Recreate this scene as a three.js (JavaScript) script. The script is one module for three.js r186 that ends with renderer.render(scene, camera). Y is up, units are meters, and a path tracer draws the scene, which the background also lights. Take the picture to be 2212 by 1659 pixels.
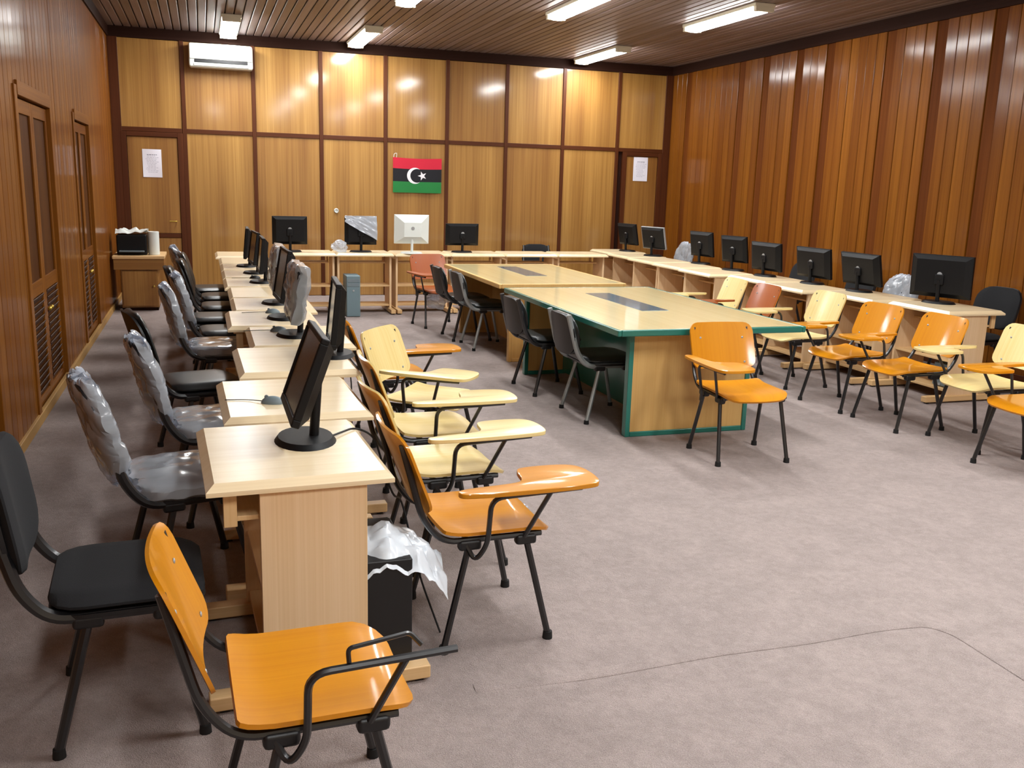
import * as THREE from 'three';
import { RoundedBoxGeometry } from 'three/addons/geometries/RoundedBoxGeometry.js';
import { mergeGeometries, toCreasedNormals } from 'three/addons/utils/BufferGeometryUtils.js';
import { RectAreaLightUniformsLib } from 'three/addons/lights/RectAreaLightUniformsLib.js';

// ---------------------------------------------------------------- camera, exposure, light levels
const W = 2212, H = 1659, FOCAL = 2007;
const scene = new THREE.Scene();
scene.background = new THREE.Color(0x000000);
const camera = new THREE.PerspectiveCamera(2 * Math.atan(H / 2 / FOCAL) * 180 / Math.PI, W / H, 0.05, 60);
{
  const yaw = 0.3216, pitch = 0.2127, roll = 0.0297;
  const F = new THREE.Vector3(Math.sin(yaw) * Math.cos(pitch), -Math.sin(pitch), -Math.cos(yaw) * Math.cos(pitch));
  const R = new THREE.Vector3(Math.cos(yaw), 0, Math.sin(yaw));
  const U = new THREE.Vector3().crossVectors(R, F);
  const R2 = R.clone().multiplyScalar(Math.cos(roll)).addScaledVector(U, Math.sin(roll));
  const U2 = U.clone().multiplyScalar(Math.cos(roll)).addScaledVector(R, -Math.sin(roll));
  camera.position.set(0, 1.65, 0);
  camera.quaternion.setFromRotationMatrix(new THREE.Matrix4().makeBasis(R2, U2, F.clone().negate()));
}
const renderer = new THREE.WebGLRenderer({ antialias: true });
renderer.toneMapping = THREE.LinearToneMapping;
renderer.toneMappingExposure = 3.2;
renderer.shadowMap.enabled = true;
RectAreaLightUniformsLib.init();
const LAMP_POWER = 9.5;            // radiance of every lit ceiling lamp
const LAMP_GLOW = 13;              // what the eye sees of its diffuser
const LAMP_COLOR = new THREE.Color().setRGB(0.97, 0.98, 0.98);

// ---------------------------------------------------------------- room measures
const XL = -1.08, XR = 6.95, ZB = -13.45, ZF = 2.6, CEIL = 3.46, WOOD_TOP = 3.33, RAIL = 2.2;

// ---------------------------------------------------------------- helpers
function rng(seed) { let a = seed >>> 0; return () => { a = (a + 0x6D2B79F5) | 0; let t = Math.imul(a ^ (a >>> 15), 1 | a); t = (t + Math.imul(t ^ (t >>> 7), 61 | t)) ^ t; return ((t ^ (t >>> 14)) >>> 0) / 4294967296; }; }
const V = (x, y, z) => new THREE.Vector3(x, y, z);
const used = {};
function numbered(name) { const n = used[name] || 0; used[name] = n + 1; return n ? `${name}_${String(n).padStart(3, '0')}` : name; }
function clean(g) { const n = g.index ? g.toNonIndexed() : g; for (const k of Object.keys(n.attributes)) if (!['position', 'normal', 'uv'].includes(k)) n.deleteAttribute(k); n.clearGroups(); return n; }
function merge(list) { const a = (Array.isArray(list) ? list : [list]).map(clean); return a.length > 1 ? mergeGeometries(a) : a[0]; }
function mesh(name, geos, mat, parent) {
  const m = new THREE.Mesh(merge(geos), mat); m.name = name; m.castShadow = true; m.receiveShadow = true; if (parent) parent.add(m); return m;
}
function each(name, geos, mat, parent) { return geos.map(g => mesh(name, g, mat, parent)); }   // one mesh per piece
function tag(o, label, category, group) { o.userData.label = label; o.userData.category = category; if (group) o.userData.group = group; return o; }
function thing(name, label, category, group) { const o = new THREE.Group(); o.name = numbered(name); scene.add(o); if (label) tag(o, label, category, group); return o; }
function place(o, x, z, turn = 0, y = 0) { o.position.set(x, y, z); o.rotation.y = turn; return o; }
function copy(src, label, category, group) {
  const o = src.clone(); o.name = numbered(src.name.replace(/_\d{3}$/, '')); o.userData = {}; tag(o, label, category || src.userData.category, group); scene.add(o); return o;
}
function struct(name) { const o = new THREE.Group(); o.name = name; o.userData.kind = 'structure'; scene.add(o); return o; }
// uv in metres over an object's own axes; the grain axis becomes v
function metreUV(g, grain = 'y', off = [0, 0]) {
  const n = clean(g), p = n.attributes.position, uv = new Float32Array(p.count * 2), A = V(), B = V(), C = V();
  const gi = 'xyz'.indexOf(grain);
  for (let i = 0; i < p.count; i += 3) {
    A.fromBufferAttribute(p, i); B.fromBufferAttribute(p, i + 1).sub(A); C.fromBufferAttribute(p, i + 2).sub(A); B.cross(C);
    const nn = [Math.abs(B.x), Math.abs(B.y), Math.abs(B.z)], d = nn.indexOf(Math.max(...nn));
    const rest = [0, 1, 2].filter(k => k !== d); let vi = rest.includes(gi) ? gi : rest[1], ui = rest.find(k => k !== vi);
    for (let j = 0; j < 3; j++) { const q = [p.getX(i + j), p.getY(i + j), p.getZ(i + j)]; uv[(i + j) * 2] = q[ui] + off[0]; uv[(i + j) * 2 + 1] = q[vi] + off[1]; }
  }
  n.setAttribute('uv', new THREE.BufferAttribute(uv, 2)); return n;
}
function box(x0, x1, y0, y1, z0, z1, r = 0, grain = null, off) {
  const w = x1 - x0, h = y1 - y0, d = z1 - z0;
  let g = r > 0 ? new RoundedBoxGeometry(w, h, d, 1, Math.min(r, w / 2.01, h / 2.01, d / 2.01)) : new THREE.BoxGeometry(w, h, d);
  g.translate((x0 + x1) / 2, (y0 + y1) / 2, (z0 + z1) / 2);
  return grain ? metreUV(g, grain, off) : g;
}
// a tube along a polyline whose corners are rounded
function tube(pts, r, fillet = 0.04, radial = 8) {
  const P = pts.map(p => V(...p)), out = [P[0]];
  for (let i = 1; i < P.length - 1; i++) {
    const a = P[i - 1], b = P[i], c = P[i + 1], f = Math.min(fillet, a.distanceTo(b) * .48, c.distanceTo(b) * .48);
    const s = b.clone().add(a.clone().sub(b).setLength(f)), e = b.clone().add(c.clone().sub(b).setLength(f));
    for (let k = 0; k <= 6; k++) { const t = k / 6; out.push(s.clone().multiplyScalar((1 - t) * (1 - t)).addScaledVector(b, 2 * t * (1 - t)).addScaledVector(e, t * t)); }
  }
  out.push(P[P.length - 1]);
  const n = out.length, tan = out.map((p, i) => out[Math.min(i + 1, n - 1)].clone().sub(out[Math.max(i - 1, 0)]).normalize());
  let nor = Math.abs(tan[0].y) < .9 ? V(0, 1, 0) : V(1, 0, 0);
  nor.addScaledVector(tan[0], -nor.dot(tan[0])).normalize();
  const pos = [], ring = [];
  for (let i = 0; i < n; i++) {
    nor.addScaledVector(tan[i], -nor.dot(tan[i])).normalize(); const bi = V().crossVectors(tan[i], nor);
    ring.push([...Array(radial)].map((_, k) => { const a = k / radial * Math.PI * 2; return out[i].clone().addScaledVector(nor, Math.cos(a) * r).addScaledVector(bi, Math.sin(a) * r); }));
  }
  const tri = (...q) => q.forEach(v => pos.push(v.x, v.y, v.z));
  for (let i = 0; i < n - 1; i++) for (let k = 0; k < radial; k++) { const l = (k + 1) % radial; tri(ring[i][k], ring[i][l], ring[i + 1][k]); tri(ring[i][l], ring[i + 1][l], ring[i + 1][k]); }
  for (let k = 0; k < radial; k++) { const l = (k + 1) % radial; tri(out[0], ring[0][l], ring[0][k]); tri(out[n - 1], ring[n - 1][k], ring[n - 1][l]); }
  return shell(pos);
}
function shell(pos, uv, crease = .7) {
  const g = new THREE.BufferGeometry(); g.setAttribute('position', new THREE.Float32BufferAttribute(pos, 3));
  g.setAttribute('uv', new THREE.Float32BufferAttribute(uv || new Float32Array(pos.length / 3 * 2), 2)); g.computeVertexNormals();
  return toCreasedNormals(g, crease);
}
// a solid sheet: f(u, v) is its middle surface, t its thickness, e(u, v) how the thickness tapers; side picks one face layer only
function sheet(f, nu, nv, t, size = [1, 1], e = () => 1, lift = 0) {
  const F = [], Bk = [], eps = 1e-3;
  for (let j = 0; j <= nv; j++) for (let i = 0; i <= nu; i++) {
    const u = i / nu, v = j / nv, p = V(...f(u, v));
    const uu = Math.min(Math.max(u, eps), 1 - eps), vv = Math.min(Math.max(v, eps), 1 - eps);
    const du = V(...f(uu + eps, vv)).sub(V(...f(uu - eps, vv))), dv = V(...f(uu, vv + eps)).sub(V(...f(uu, vv - eps)));
    const n = du.cross(dv).normalize(), h = t / 2 * e(u, v);
    F.push(p.clone().addScaledVector(n, h + lift)); Bk.push(p.clone().addScaledVector(n, -h + lift));
  }
  const pos = [], uv = [], id = (i, j) => j * (nu + 1) + i;
  const tri = (A, a, B, b, C, c) => { for (const [S, k] of [[A, a], [B, b], [C, c]]) { pos.push(S[k].x, S[k].y, S[k].z); uv.push((k % (nu + 1)) / nu * size[0], Math.floor(k / (nu + 1)) / nv * size[1]); } };
  for (let j = 0; j < nv; j++) for (let i = 0; i < nu; i++) {
    const a = id(i, j), b = id(i + 1, j), c = id(i + 1, j + 1), d = id(i, j + 1);
    tri(F, a, F, b, F, c); tri(F, a, F, c, F, d); tri(Bk, a, Bk, c, Bk, b); tri(Bk, a, Bk, d, Bk, c);
  }
  const rim = (k, l) => { tri(F, k, Bk, k, F, l); tri(F, l, Bk, k, Bk, l); };
  for (let i = 0; i < nu; i++) { rim(id(i, 0), id(i + 1, 0)); rim(id(i + 1, nv), id(i, nv)); }
  for (let j = 0; j < nv; j++) { rim(id(0, j + 1), id(0, j)); rim(id(nu, j), id(nu, j + 1)); }
  return shell(pos, uv, .8);
}
// half width of a rounded rectangle at height y of h
const halfW = (y, h, w, r) => { const d = Math.min(y, h - y); return d >= r ? w : w - r + Math.sqrt(Math.max(0, r * r - (r - d) * (r - d))); };
const rows = (v) => .5 - .5 * Math.cos(Math.PI * v) * (0.55 + 0.45 * Math.abs(Math.cos(Math.PI * v)));   // denser near both ends
function noise1(seed) { const r = rng(seed), t = [...Array(512)].map(() => r()); return (x) => { const i = Math.floor(x), f = x - i, s = f * f * (3 - 2 * f); return t[((i % 512) + 512) % 512] * (1 - s) + t[(((i + 1) % 512) + 512) % 512] * s; }; }
function noise2(seed) {
  const r = rng(seed), t = [...Array(4096)].map(() => r());
  return (x, y, px = 64, py = 64) => { const I = Math.floor(x), J = Math.floor(y), f = x - I, g = y - J, s = f * f * (3 - 2 * f), q = g * g * (3 - 2 * g), w = (k, p) => ((k % p) + p) % p, at = (a, b) => t[w(a, px) + w(b, py) * 64], i = I, j = J; return (at(i, j) * (1 - s) + at(i + 1, j) * s) * (1 - q) + (at(i, j + 1) * (1 - s) + at(i + 1, j + 1) * s) * q; };
}

// ---------------------------------------------------------------- textures (colour and grain only)
function texture(w, h, fn, rx, ry, srgb = true) {
  const d = new Uint8Array(w * h * 4);
  for (let j = 0; j < h; j++) for (let i = 0; i < w; i++) { const c = fn(i / w, j / h, i, j), k = (j * w + i) * 4; d[k] = c[0] * 255; d[k + 1] = c[1] * 255; d[k + 2] = c[2] * 255; d[k + 3] = 255; }
  const t = new THREE.DataTexture(d, w, h); t.wrapS = t.wrapT = THREE.RepeatWrapping; t.magFilter = THREE.LinearFilter; t.minFilter = THREE.LinearMipmapLinearFilter; t.generateMipmaps = true;
  if (srgb) t.colorSpace = THREE.SRGBColorSpace; t.repeat.set(rx, ry); t.needsUpdate = true; return t;
}
const clamp = (x) => Math.min(1, Math.max(0, x));
function woodTexture(seed, dark, fine, span, broad = .3) {
  const a = noise2(seed), b = noise2(seed + 1), c = noise2(seed + 2), d = noise2(seed + 3), r = rng(seed + 5), line = [...Array(512)].map(() => r());
  return texture(512, 512, (u, v, i) => {
    const w = u + .004 * (a(u * 8, v * 4, 8, 4) - .5);
    const s = broad * b(w * 9, v * 1, 9, 1) + .3 * c(w * 40, v * 2, 40, 2) + .25 * d(w * 64 * 2 % 64, v * 3, 64, 3) + (.45 - broad) * line[i];
    const t = clamp(.55 + (s - .5) * fine);
    return [1 - (1 - dark[0]) * (1 - t), 1 - (1 - dark[1]) * (1 - t), 1 - (1 - dark[2]) * (1 - t)];
  }, 1 / span, 1 / (span * 2));
}
const WOOD_WALL = woodTexture(11, [.74, .66, .52], 1.3, 1.0);
const WOOD_PALE = woodTexture(31, [.92, .88, .80], 1.1, .9, .2);
const WOOD_PLY = woodTexture(51, [.93, .88, .76], 1.1, .7, .2);
const CARPET = (() => {
  const a = noise2(71), b = noise2(72), r = rng(73);
  return texture(1024, 1024, (u, v) => { const t = .84 + .05 * (a(u * 16, v * 16) - .5) + .06 * (b(u * 64, v * 64) - .5) + .18 * (r() - .5); return [clamp(t), clamp(t * (.995 + .02 * (r() - .5))), clamp(t * (.99 + .03 * (r() - .5)))]; }, 1 / 1.6, 1 / 1.6);
})();
const CARPET_BUMP = (() => { const r = rng(83), b = noise2(84); return texture(512, 512, (u, v) => { const t = .3 * b(u * 64, v * 64) + .7 * r(); return [t, t, t]; }, 1 / .8, 1 / .8, false); })();
const FABRIC_BUMP = (() => { const r = rng(93); return texture(256, 256, (u, v, i, j) => { const t = .5 + .25 * (((i >> 1) + (j >> 1)) % 2) + .25 * r(); return [t, t, t]; }, 1 / .25, 1 / .25, false); })();

// ---------------------------------------------------------------- materials
const col = (c) => new THREE.Color(c);
const std = (c, roughness, o = {}) => new THREE.MeshPhysicalMaterial({ color: col(c), roughness, ...o });
const M = {
  wallGold: ['#b68a44', '#b18440', '#ba8e48', '#ad803e'].map(c => std(c, .55, { map: WOOD_WALL, clearcoat: .9, clearcoatRoughness: .1 })),
  wallRed: ['#8a5416', '#855013', '#8e5818', '#824d12', '#8b5615'].map(c => std(c, .6, { map: WOOD_WALL, clearcoat: .38, clearcoatRoughness: .14, specularIntensity: .2 })),
  wallSeam: std('#6c3b13', .7, { map: WOOD_WALL, specularIntensity: .2 }),
  batten: std('#5c3015', .55, { map: WOOD_WALL, clearcoat: .15, clearcoatRoughness: .25, specularIntensity: .4 }),
  dark: std('#321c15', .7, { map: WOOD_WALL, specularIntensity: .25 }),
  doorPanel: std('#a87a3a', .5, { map: WOOD_WALL, clearcoat: .45, clearcoatRoughness: .25 }),
  cupboardPanel: std('#5a3410', .6, { map: WOOD_WALL, clearcoat: .08, clearcoatRoughness: .2, specularIntensity: .2 }),
  louver: std('#4a280d', .55, { map: WOOD_WALL }),
  slat: ['#86777a', '#807275', '#8a7b7e'].map(c => std(c, .55, { map: WOOD_WALL, clearcoat: .15, clearcoatRoughness: .35 })),
  ceilingBack: std('#1c1210', .9),
  plaster: std('#c9b491', .8),
  carpet: std('#b3a5a1', .95, { map: CARPET, bumpMap: CARPET_BUMP, bumpScale: .004 }),
  baseboard: std('#b58e52', .5, { map: WOOD_PALE }),
  lampHousing: std('#d9d2bd', .5),
  lampGlow: new THREE.MeshStandardMaterial({ color: 0xffffff, roughness: .5, emissive: LAMP_COLOR, emissiveIntensity: LAMP_GLOW }),
  beech: std('#f5e3c0', .42, { map: WOOD_PALE, clearcoat: .7, clearcoatRoughness: .26 }),
  beechEdge: std('#e0bd8c', .45, { map: WOOD_PALE }),
  beechPanel: std('#ebcda6', .5, { map: WOOD_PALE }),
  tableTop: std('#efe0ae', .3, { map: WOOD_PALE, clearcoat: .9, clearcoatRoughness: .06 }),
  tablePanel: std('#d3ac6c', .5, { map: WOOD_PALE }),
  teal: std('#1f6f62', .3, { clearcoat: .5, clearcoatRoughness: .15 }),
  inlay: std('#5a7480', .25, { clearcoat: .8, clearcoatRoughness: .08 }),
  orange: std('#cf8a0c', .45, { map: WOOD_PLY, clearcoat: .6, clearcoatRoughness: .1, specularIntensity: .4 }),
  redOrange: std('#a04e0a', .42, { map: WOOD_PLY, clearcoat: .6, clearcoatRoughness: .16 }),
  cream: std('#e8d69c', .42, { map: WOOD_PLY, clearcoat: .5, clearcoatRoughness: .18 }),
  blackTube: std('#161618', .38, { clearcoat: .4, clearcoatRoughness: .2 }),
  blackPlastic: std('#121214', .45),
  silver: std('#9aa0a0', .4, { metalness: .55 }),
  rubber: std('#0c0c0c', .8),
  fabric: std('#17181b', .95, { bumpMap: FABRIC_BUMP, bumpScale: .0015, sheen: .3, sheenRoughness: .6 }),
  vinyl: std('#141a1c', .4, { clearcoat: .2, clearcoatRoughness: .3 }),
  film: std('#e8eef6', .16, { transmission: .62, thickness: 0, ior: 1.5, clearcoat: .6, clearcoatRoughness: .1, side: THREE.DoubleSide }),
  bagFilm: std('#e6eef6', .22, { transmission: .12, thickness: 0, ior: 1.5, clearcoat: .6, clearcoatRoughness: .1, side: THREE.DoubleSide }),
  filmThin: std('#e6ecf2', .2, { transmission: .72, thickness: 0, ior: 1.45, side: THREE.DoubleSide }),
  monitor: std('#0f0f11', .5, { specularIntensity: .5 }),
  screen: std('#0d0d0f', .16),
  whitePlastic: std('#dfe6e2', .4, { clearcoat: .3, clearcoatRoughness: .2 }),
  badge: std('#a8acb0', .35, { metalness: .4 }),
  greyPlastic: std('#6d7a80', .5),
  blueGrey: std('#6a7f86', .5),
  brass: std('#c9a94e', .35, { metalness: .8 }),
  cable: std('#0f0f10', .6),
  paper: null, flag: null,
};

// ---------------------------------------------------------------- floor, ceiling, walls
{
  const f = struct('floor');
  mesh('carpet', metreUV(new THREE.BoxGeometry(XR - XL + .4, .1, ZF - ZB + .4).translate((XL + XR) / 2, -.05, (ZB + ZF) / 2), 'z'), M.carpet, f);
  // a cable runs under the carpet and lifts it in a low ridge
  const path = [[.8, -.012, -2.70], [1.2, 0, -2.68], [1.7, 0, -2.71], [2.1, 0, -2.70], [2.44, 0, -2.72], [2.65, 0, -2.7], [2.71, 0, -2.6], [2.70, 0, -2.3], [2.69, 0, -1.9]];
  const g = tube(path, .032, .1, 12); g.scale(1, .15, 1); mesh('carpet_ridge', metreUV(g, 'z'), M.carpet, f);
}
{
  const c = struct('ceiling');
  mesh('backing', box(XL - .2, XR + .2, CEIL + .02, CEIL + .16, ZB - .2, ZF + .2), M.ceilingBack, c);
  const pitch = .1, w = .088, L = ZF - ZB;
  const prof = new THREE.Shape([[-w / 2, .02], [-w / 2, .005], [-w / 2 + .006, 0], [w / 2 - .006, 0], [w / 2, .005], [w / 2, .02]].map(p => new THREE.Vector2(...p)));
  const geos = [0, .31, .62].map(o => metreUV(new THREE.ExtrudeGeometry(prof, { depth: L, bevelEnabled: false, steps: 1 }), 'z', [o, o * 2]));
  const n = Math.floor((XR - XL) / pitch), r = rng(5);
  for (let i = 0; i < n; i++) { const m = mesh('slat', geos[i % 3], M.slat[Math.floor(r() * 3)], c); m.position.set(XL + (i + .5) * (XR - XL) / n, CEIL, ZB); }
}
// back wall: nine bays of two veneered panels each, between dark battens
const BAY = (XR - XL) / 9;
{
  const w = struct('wall_back');
  mesh('backing', box(XL - .2, XR + .2, 0, CEIL + .02, ZB - .2, ZB - .03), M.dark, w);
  mesh('cornice', box(XL, XR, WOOD_TOP, CEIL, ZB - .03, ZB + .012, 0, 'x'), M.dark, w);
  const geoU = [0, .27, .55, .8].map(o => metreUV(new RoundedBoxGeometry(BAY - .05, WOOD_TOP - RAIL - .03, .04, 1, .004), 'y', [o, o]));
  const geoL = [0, .27, .55, .8].map(o => metreUV(new RoundedBoxGeometry(BAY - .05, RAIL - .03, .04, 1, .004), 'y', [o + .1, o]));
  for (let i = 0; i < 9; i++) {
    const x = XL + (i + .5) * BAY, k = (i * 7) % 4;
    mesh('panel', geoU[k], M.wallGold[(i * 3) % 4], w).position.set(x, (WOOD_TOP + RAIL) / 2 + .01, ZB - .02);
    if (i > 0 && i < 8) mesh('panel', geoL[(k + 1) % 4], M.wallGold[(i * 3 + 1) % 4], w).position.set(x, RAIL / 2 - .01, ZB - .02);
    mesh('rail', box(-BAY / 2 + .025, BAY / 2 - .025, -.028, .028, -.03, .014, .004, 'x'), M.batten, w).position.set(x, RAIL, ZB);
  }
  for (let i = 0; i <= 9; i++) {
    const edge = i === 0 || i === 9;
    mesh(edge ? 'post' : 'batten', box(edge ? -.06 : -.026, edge ? .06 : .026, 0, WOOD_TOP, -.03, .02, .004, 'y'), M.batten, w).position.set(XL + i * BAY + (i === 0 ? .06 : i === 9 ? -.06 : 0), 0, ZB);
  }
}
function backDoor(n, bay, split) {
  const d = struct('door_' + n), x0 = XL + bay * BAY + .1, x1 = XL + (bay + 1) * BAY - (bay === 8 ? .12 : .026), y1 = RAIL - .03;
  each('door_frame', [box(x0, x0 + .07, 0, y1, ZB - .03, ZB + .022, .004, 'y'), box(x1 - .07, x1, 0, y1, ZB - .03, ZB + .022, .004, 'y'), box(x0 + .07, x1 - .07, y1 - .06, y1, ZB - .03, ZB + .022, .004, 'x')], M.batten, d);
  const a = x0 + .074, b = x1 - .074;
  if (split) {
    mesh('door_leaf', box(a, b, .86, y1 - .064, ZB - .03, ZB + .004, .003, 'y'), M.doorPanel, d);
    mesh('door_rail', box(a, b, .80, .856, ZB - .03, ZB + .01, .003, 'x'), M.batten, d);
    mesh('door_leaf', box(a, b, .02, .796, ZB - .03, ZB + .004, .003, 'y', [.3, .2]), M.doorPanel, d);
  } else mesh('door_leaf', box(a, b, .02, y1 - .064, ZB - .03, ZB + .004, .003, 'y', [.4, .1]), M.doorPanel, d);
  mesh('handle', [tube([[b - .05, 1.02, ZB + .004], [b - .05, 1.02, ZB + .05], [b - .14, 1.02, ZB + .05]], .009, .015)], M.brass, d);
}
backDoor(1, 0, true); backDoor(2, 8, false);

// side walls: upright boards
function boardGeo(w, h, off) { // front faces +x, chamfered edges
  const c = .004, t = .022, s = new THREE.Shape([[0, -w / 2], [t - c, -w / 2], [t, -w / 2 + c], [t, w / 2 - c], [t - c, w / 2], [0, w / 2]].map(p => new THREE.Vector2(...p)));
  const g = new THREE.ExtrudeGeometry(s, { depth: h, bevelEnabled: false }); g.rotateX(-Math.PI / 2); return metreUV(g, 'y', [off, off * 1.7]);
}
{
  const w = struct('wall_right'), bw = .145, geos = [0, .23, .47, .71].map(o => boardGeo(bw - .006, WOOD_TOP, o)), r = rng(21);
  mesh('backing', box(XR + .024, XR + .2, 0, CEIL + .02, ZB - .2, ZF + .2, 0, 'y'), M.dark, w);
  mesh('cornice', box(XR - .02, XR + .03, WOOD_TOP, CEIL, ZB, ZF, 0, 'z'), M.dark, w);
  mesh('baseboard', box(XR - .016, XR + .01, 0, .09, ZB, ZF, .004, 'z'), M.batten, w);
  const seams = [-12.93, -11.42, -10.85, -10.22, -9.53, -8.59, -7.83, -7.11];
  let z = ZB + .01;
  for (let i = 0; z < ZF - .1; i++) {
    const seam = seams.some(s => Math.abs(s - (z + bw / 2)) < bw / 2);
    const m = mesh('board', geos[i % 4], seam ? M.wallSeam : M.wallRed[Math.floor(r() * 5)], w);
    m.position.set(XR + .022 + (seam ? .01 : (r() - .5) * .006), 0, z + bw / 2); m.rotation.y = Math.PI + (r() - .5) * .05; z += bw;
  }
}
{
  const w = struct('wall_left'), bw = .145, r = rng(22);
  mesh('backing', box(XL - .2, XL - .05, 0, CEIL + .02, ZB - .2, ZF + .2, 0, 'y'), M.dark, w);
  mesh('cornice', box(XL - .05, XL + .02, WOOD_TOP, CEIL, ZB, ZF, 0, 'z'), M.dark, w);
  mesh('baseboard', box(XL - .01, XL + .018, 0, .07, ZB, ZF, .004, 'z'), M.baseboard, w);
  const doors = [[-8.08, -6.62], [-10.68, -9.42], [-5.55, -4.1]];
  const inDoor = (z) => doors.some(d => z > d[0] && z < d[1]), full = [0, .23, .47, .71].map(o => boardGeo(bw - .004, WOOD_TOP, o)), short = [0, .23, .47, .71].map(o => boardGeo(bw - .004, WOOD_TOP - 2.16, o));
  let z = ZB + .01;
  for (let i = 0; z < ZF - .1; i++) {
    const d = inDoor(z + bw / 2), m = mesh('board', (d ? short : full)[i % 4], M.wallRed[Math.floor(r() * 5)], w);
    m.position.set(XL - .022, d ? 2.16 : 0, z + bw / 2); m.rotation.y = (r() - .5) * .03; z += bw;
  }
  doors.forEach(([z0, z1], k) => {
    const d = struct('door_' + (k + 3)), x = XL - .03, zc = (z0 + z1) / 2;
    each('door_frame', [box(x - .02, XL + .012, 0, 2.16, z0 - .03, z0 + .06, .004, 'y'), box(x - .02, XL + .012, 0, 2.16, z1 - .06, z1 + .03, .004, 'y'), box(x - .02, XL + .016, 2.1, 2.19, z0 + .06, z1 - .06, .004, 'z')], M.wallRed[2], d);
    for (const [a, b] of [[z0 + .064, zc - .003], [zc + .003, z1 - .064]]) {
      const leaf = mesh('door_leaf', box(x - .02, x - .002, .02, 2.09, a, b, .002, 'y', [a, 0]), M.cupboardPanel, d);
      each('stile', [box(x - .002, x + .012, .02, 2.09, a, a + .07, .003, 'y'), box(x - .002, x + .012, .02, 2.09, b - .07, b, .003, 'y')], M.wallRed[0], leaf);
      each('door_rail', [box(x - .002, x + .012, 2.0, 2.09, a + .07, b - .07, .003, 'z'), box(x - .002, x + .012, .8, .9, a + .07, b - .07, .003, 'z'), box(x - .002, x + .012, .02, .12, a + .07, b - .07, .003, 'z')], M.wallRed[0], leaf);
      for (let q = 0; q < 14; q++) { const s = mesh('slat', new RoundedBoxGeometry(.006, .05, b - a - .15, 1, .002), M.louver, leaf); s.position.set(x + .006, .15 + q * .048, (a + b) / 2); s.rotation.z = -.5; }
    }
    for (const q of [-.045, .045]) mesh('knob', new THREE.SphereGeometry(.016, 12, 8).translate(XL + .012, .68, zc + q), M.brass, d);
  });
}
{
  const w = struct('wall_front');
  mesh('panelling', box(XL - .2, XR + .2, 0, CEIL + .02, ZF, ZF + .2, 0, 'y'), M.plaster, w);
}

// ---------------------------------------------------------------- ceiling lamps
function lamp(x, z, label) {
  const t = thing('ceiling_lamp', label, 'lamp', 'fluorescent lamps on the slatted ceiling'), L = 1.5; t.position.set(x, CEIL, z);
  mesh('housing', [box(-.115, .115, -.035, 0, -L / 2, L / 2, .006), box(-.105, .105, -.08, -.03, -L / 2, -L / 2 + .05, .006), box(-.105, .105, -.08, -.03, L / 2 - .05, L / 2, .006)], M.lampHousing, t);
  const s = new THREE.Shape(); s.moveTo(-.095, -.035); s.bezierCurveTo(-.095, -.075, -.07, -.085, 0, -.085); s.bezierCurveTo(.07, -.085, .095, -.075, .095, -.035); s.lineTo(-.095, -.035);
  const g = new THREE.ExtrudeGeometry(s, { depth: L - .1, bevelEnabled: false, curveSegments: 8 }); g.translate(0, 0, -(L - .1) / 2);
  const df = mesh('diffuser', g, M.lampGlow, t); df.castShadow = false;
  const li = new THREE.RectAreaLight(LAMP_COLOR, LAMP_POWER, .19, L - .1); li.position.set(x, CEIL - .09, z); li.lookAt(x, 0, z); li.name = 'lamp_light'; scene.add(li);
}
const LX = [.4, 2.05, 3.7, 5.35], LZ = [-12.56, -9.25, -6.05, -2.85, .35];
const LAMPS = [[0, 0, 'ceiling lamp directly over the white air conditioner'], [1, 0, 'ceiling lamp against the panelled back wall, above the bay beside the flag'], [3, 0, 'ceiling lamp against the back wall, over the bay beside the far papered door'],
  [1, 1, 'ceiling lamp cut by the top edge of the photo, second row, above the flag'], [2, 1, 'wide ceiling lamp at the top of the photo, middle of the second row'], [3, 1, 'ceiling lamp closest to the upright-board wall, second row, with a beige end cap'],
  [1, 2, 'ceiling lamp out of frame, third row over the tablet chairs'], [2, 2, 'ceiling lamp out of frame, third row over the pale conference table'], 
  [1, 3, 'ceiling lamp out of frame, fourth row over the open carpet'], [2, 3, 'ceiling lamp out of frame, fourth row over the carpet ridge'], [3, 3, 'ceiling lamp out of frame, fourth row by the board wall'],
  [0, 4, 'ceiling lamp out of frame behind the viewer, by the cupboard wall'], [1, 4, 'ceiling lamp out of frame behind the viewer'], [2, 4, 'ceiling lamp out of frame behind the viewer, towards the board wall']];
for (const [i, j, l] of LAMPS) lamp(LX[i], LZ[j], l);

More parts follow.
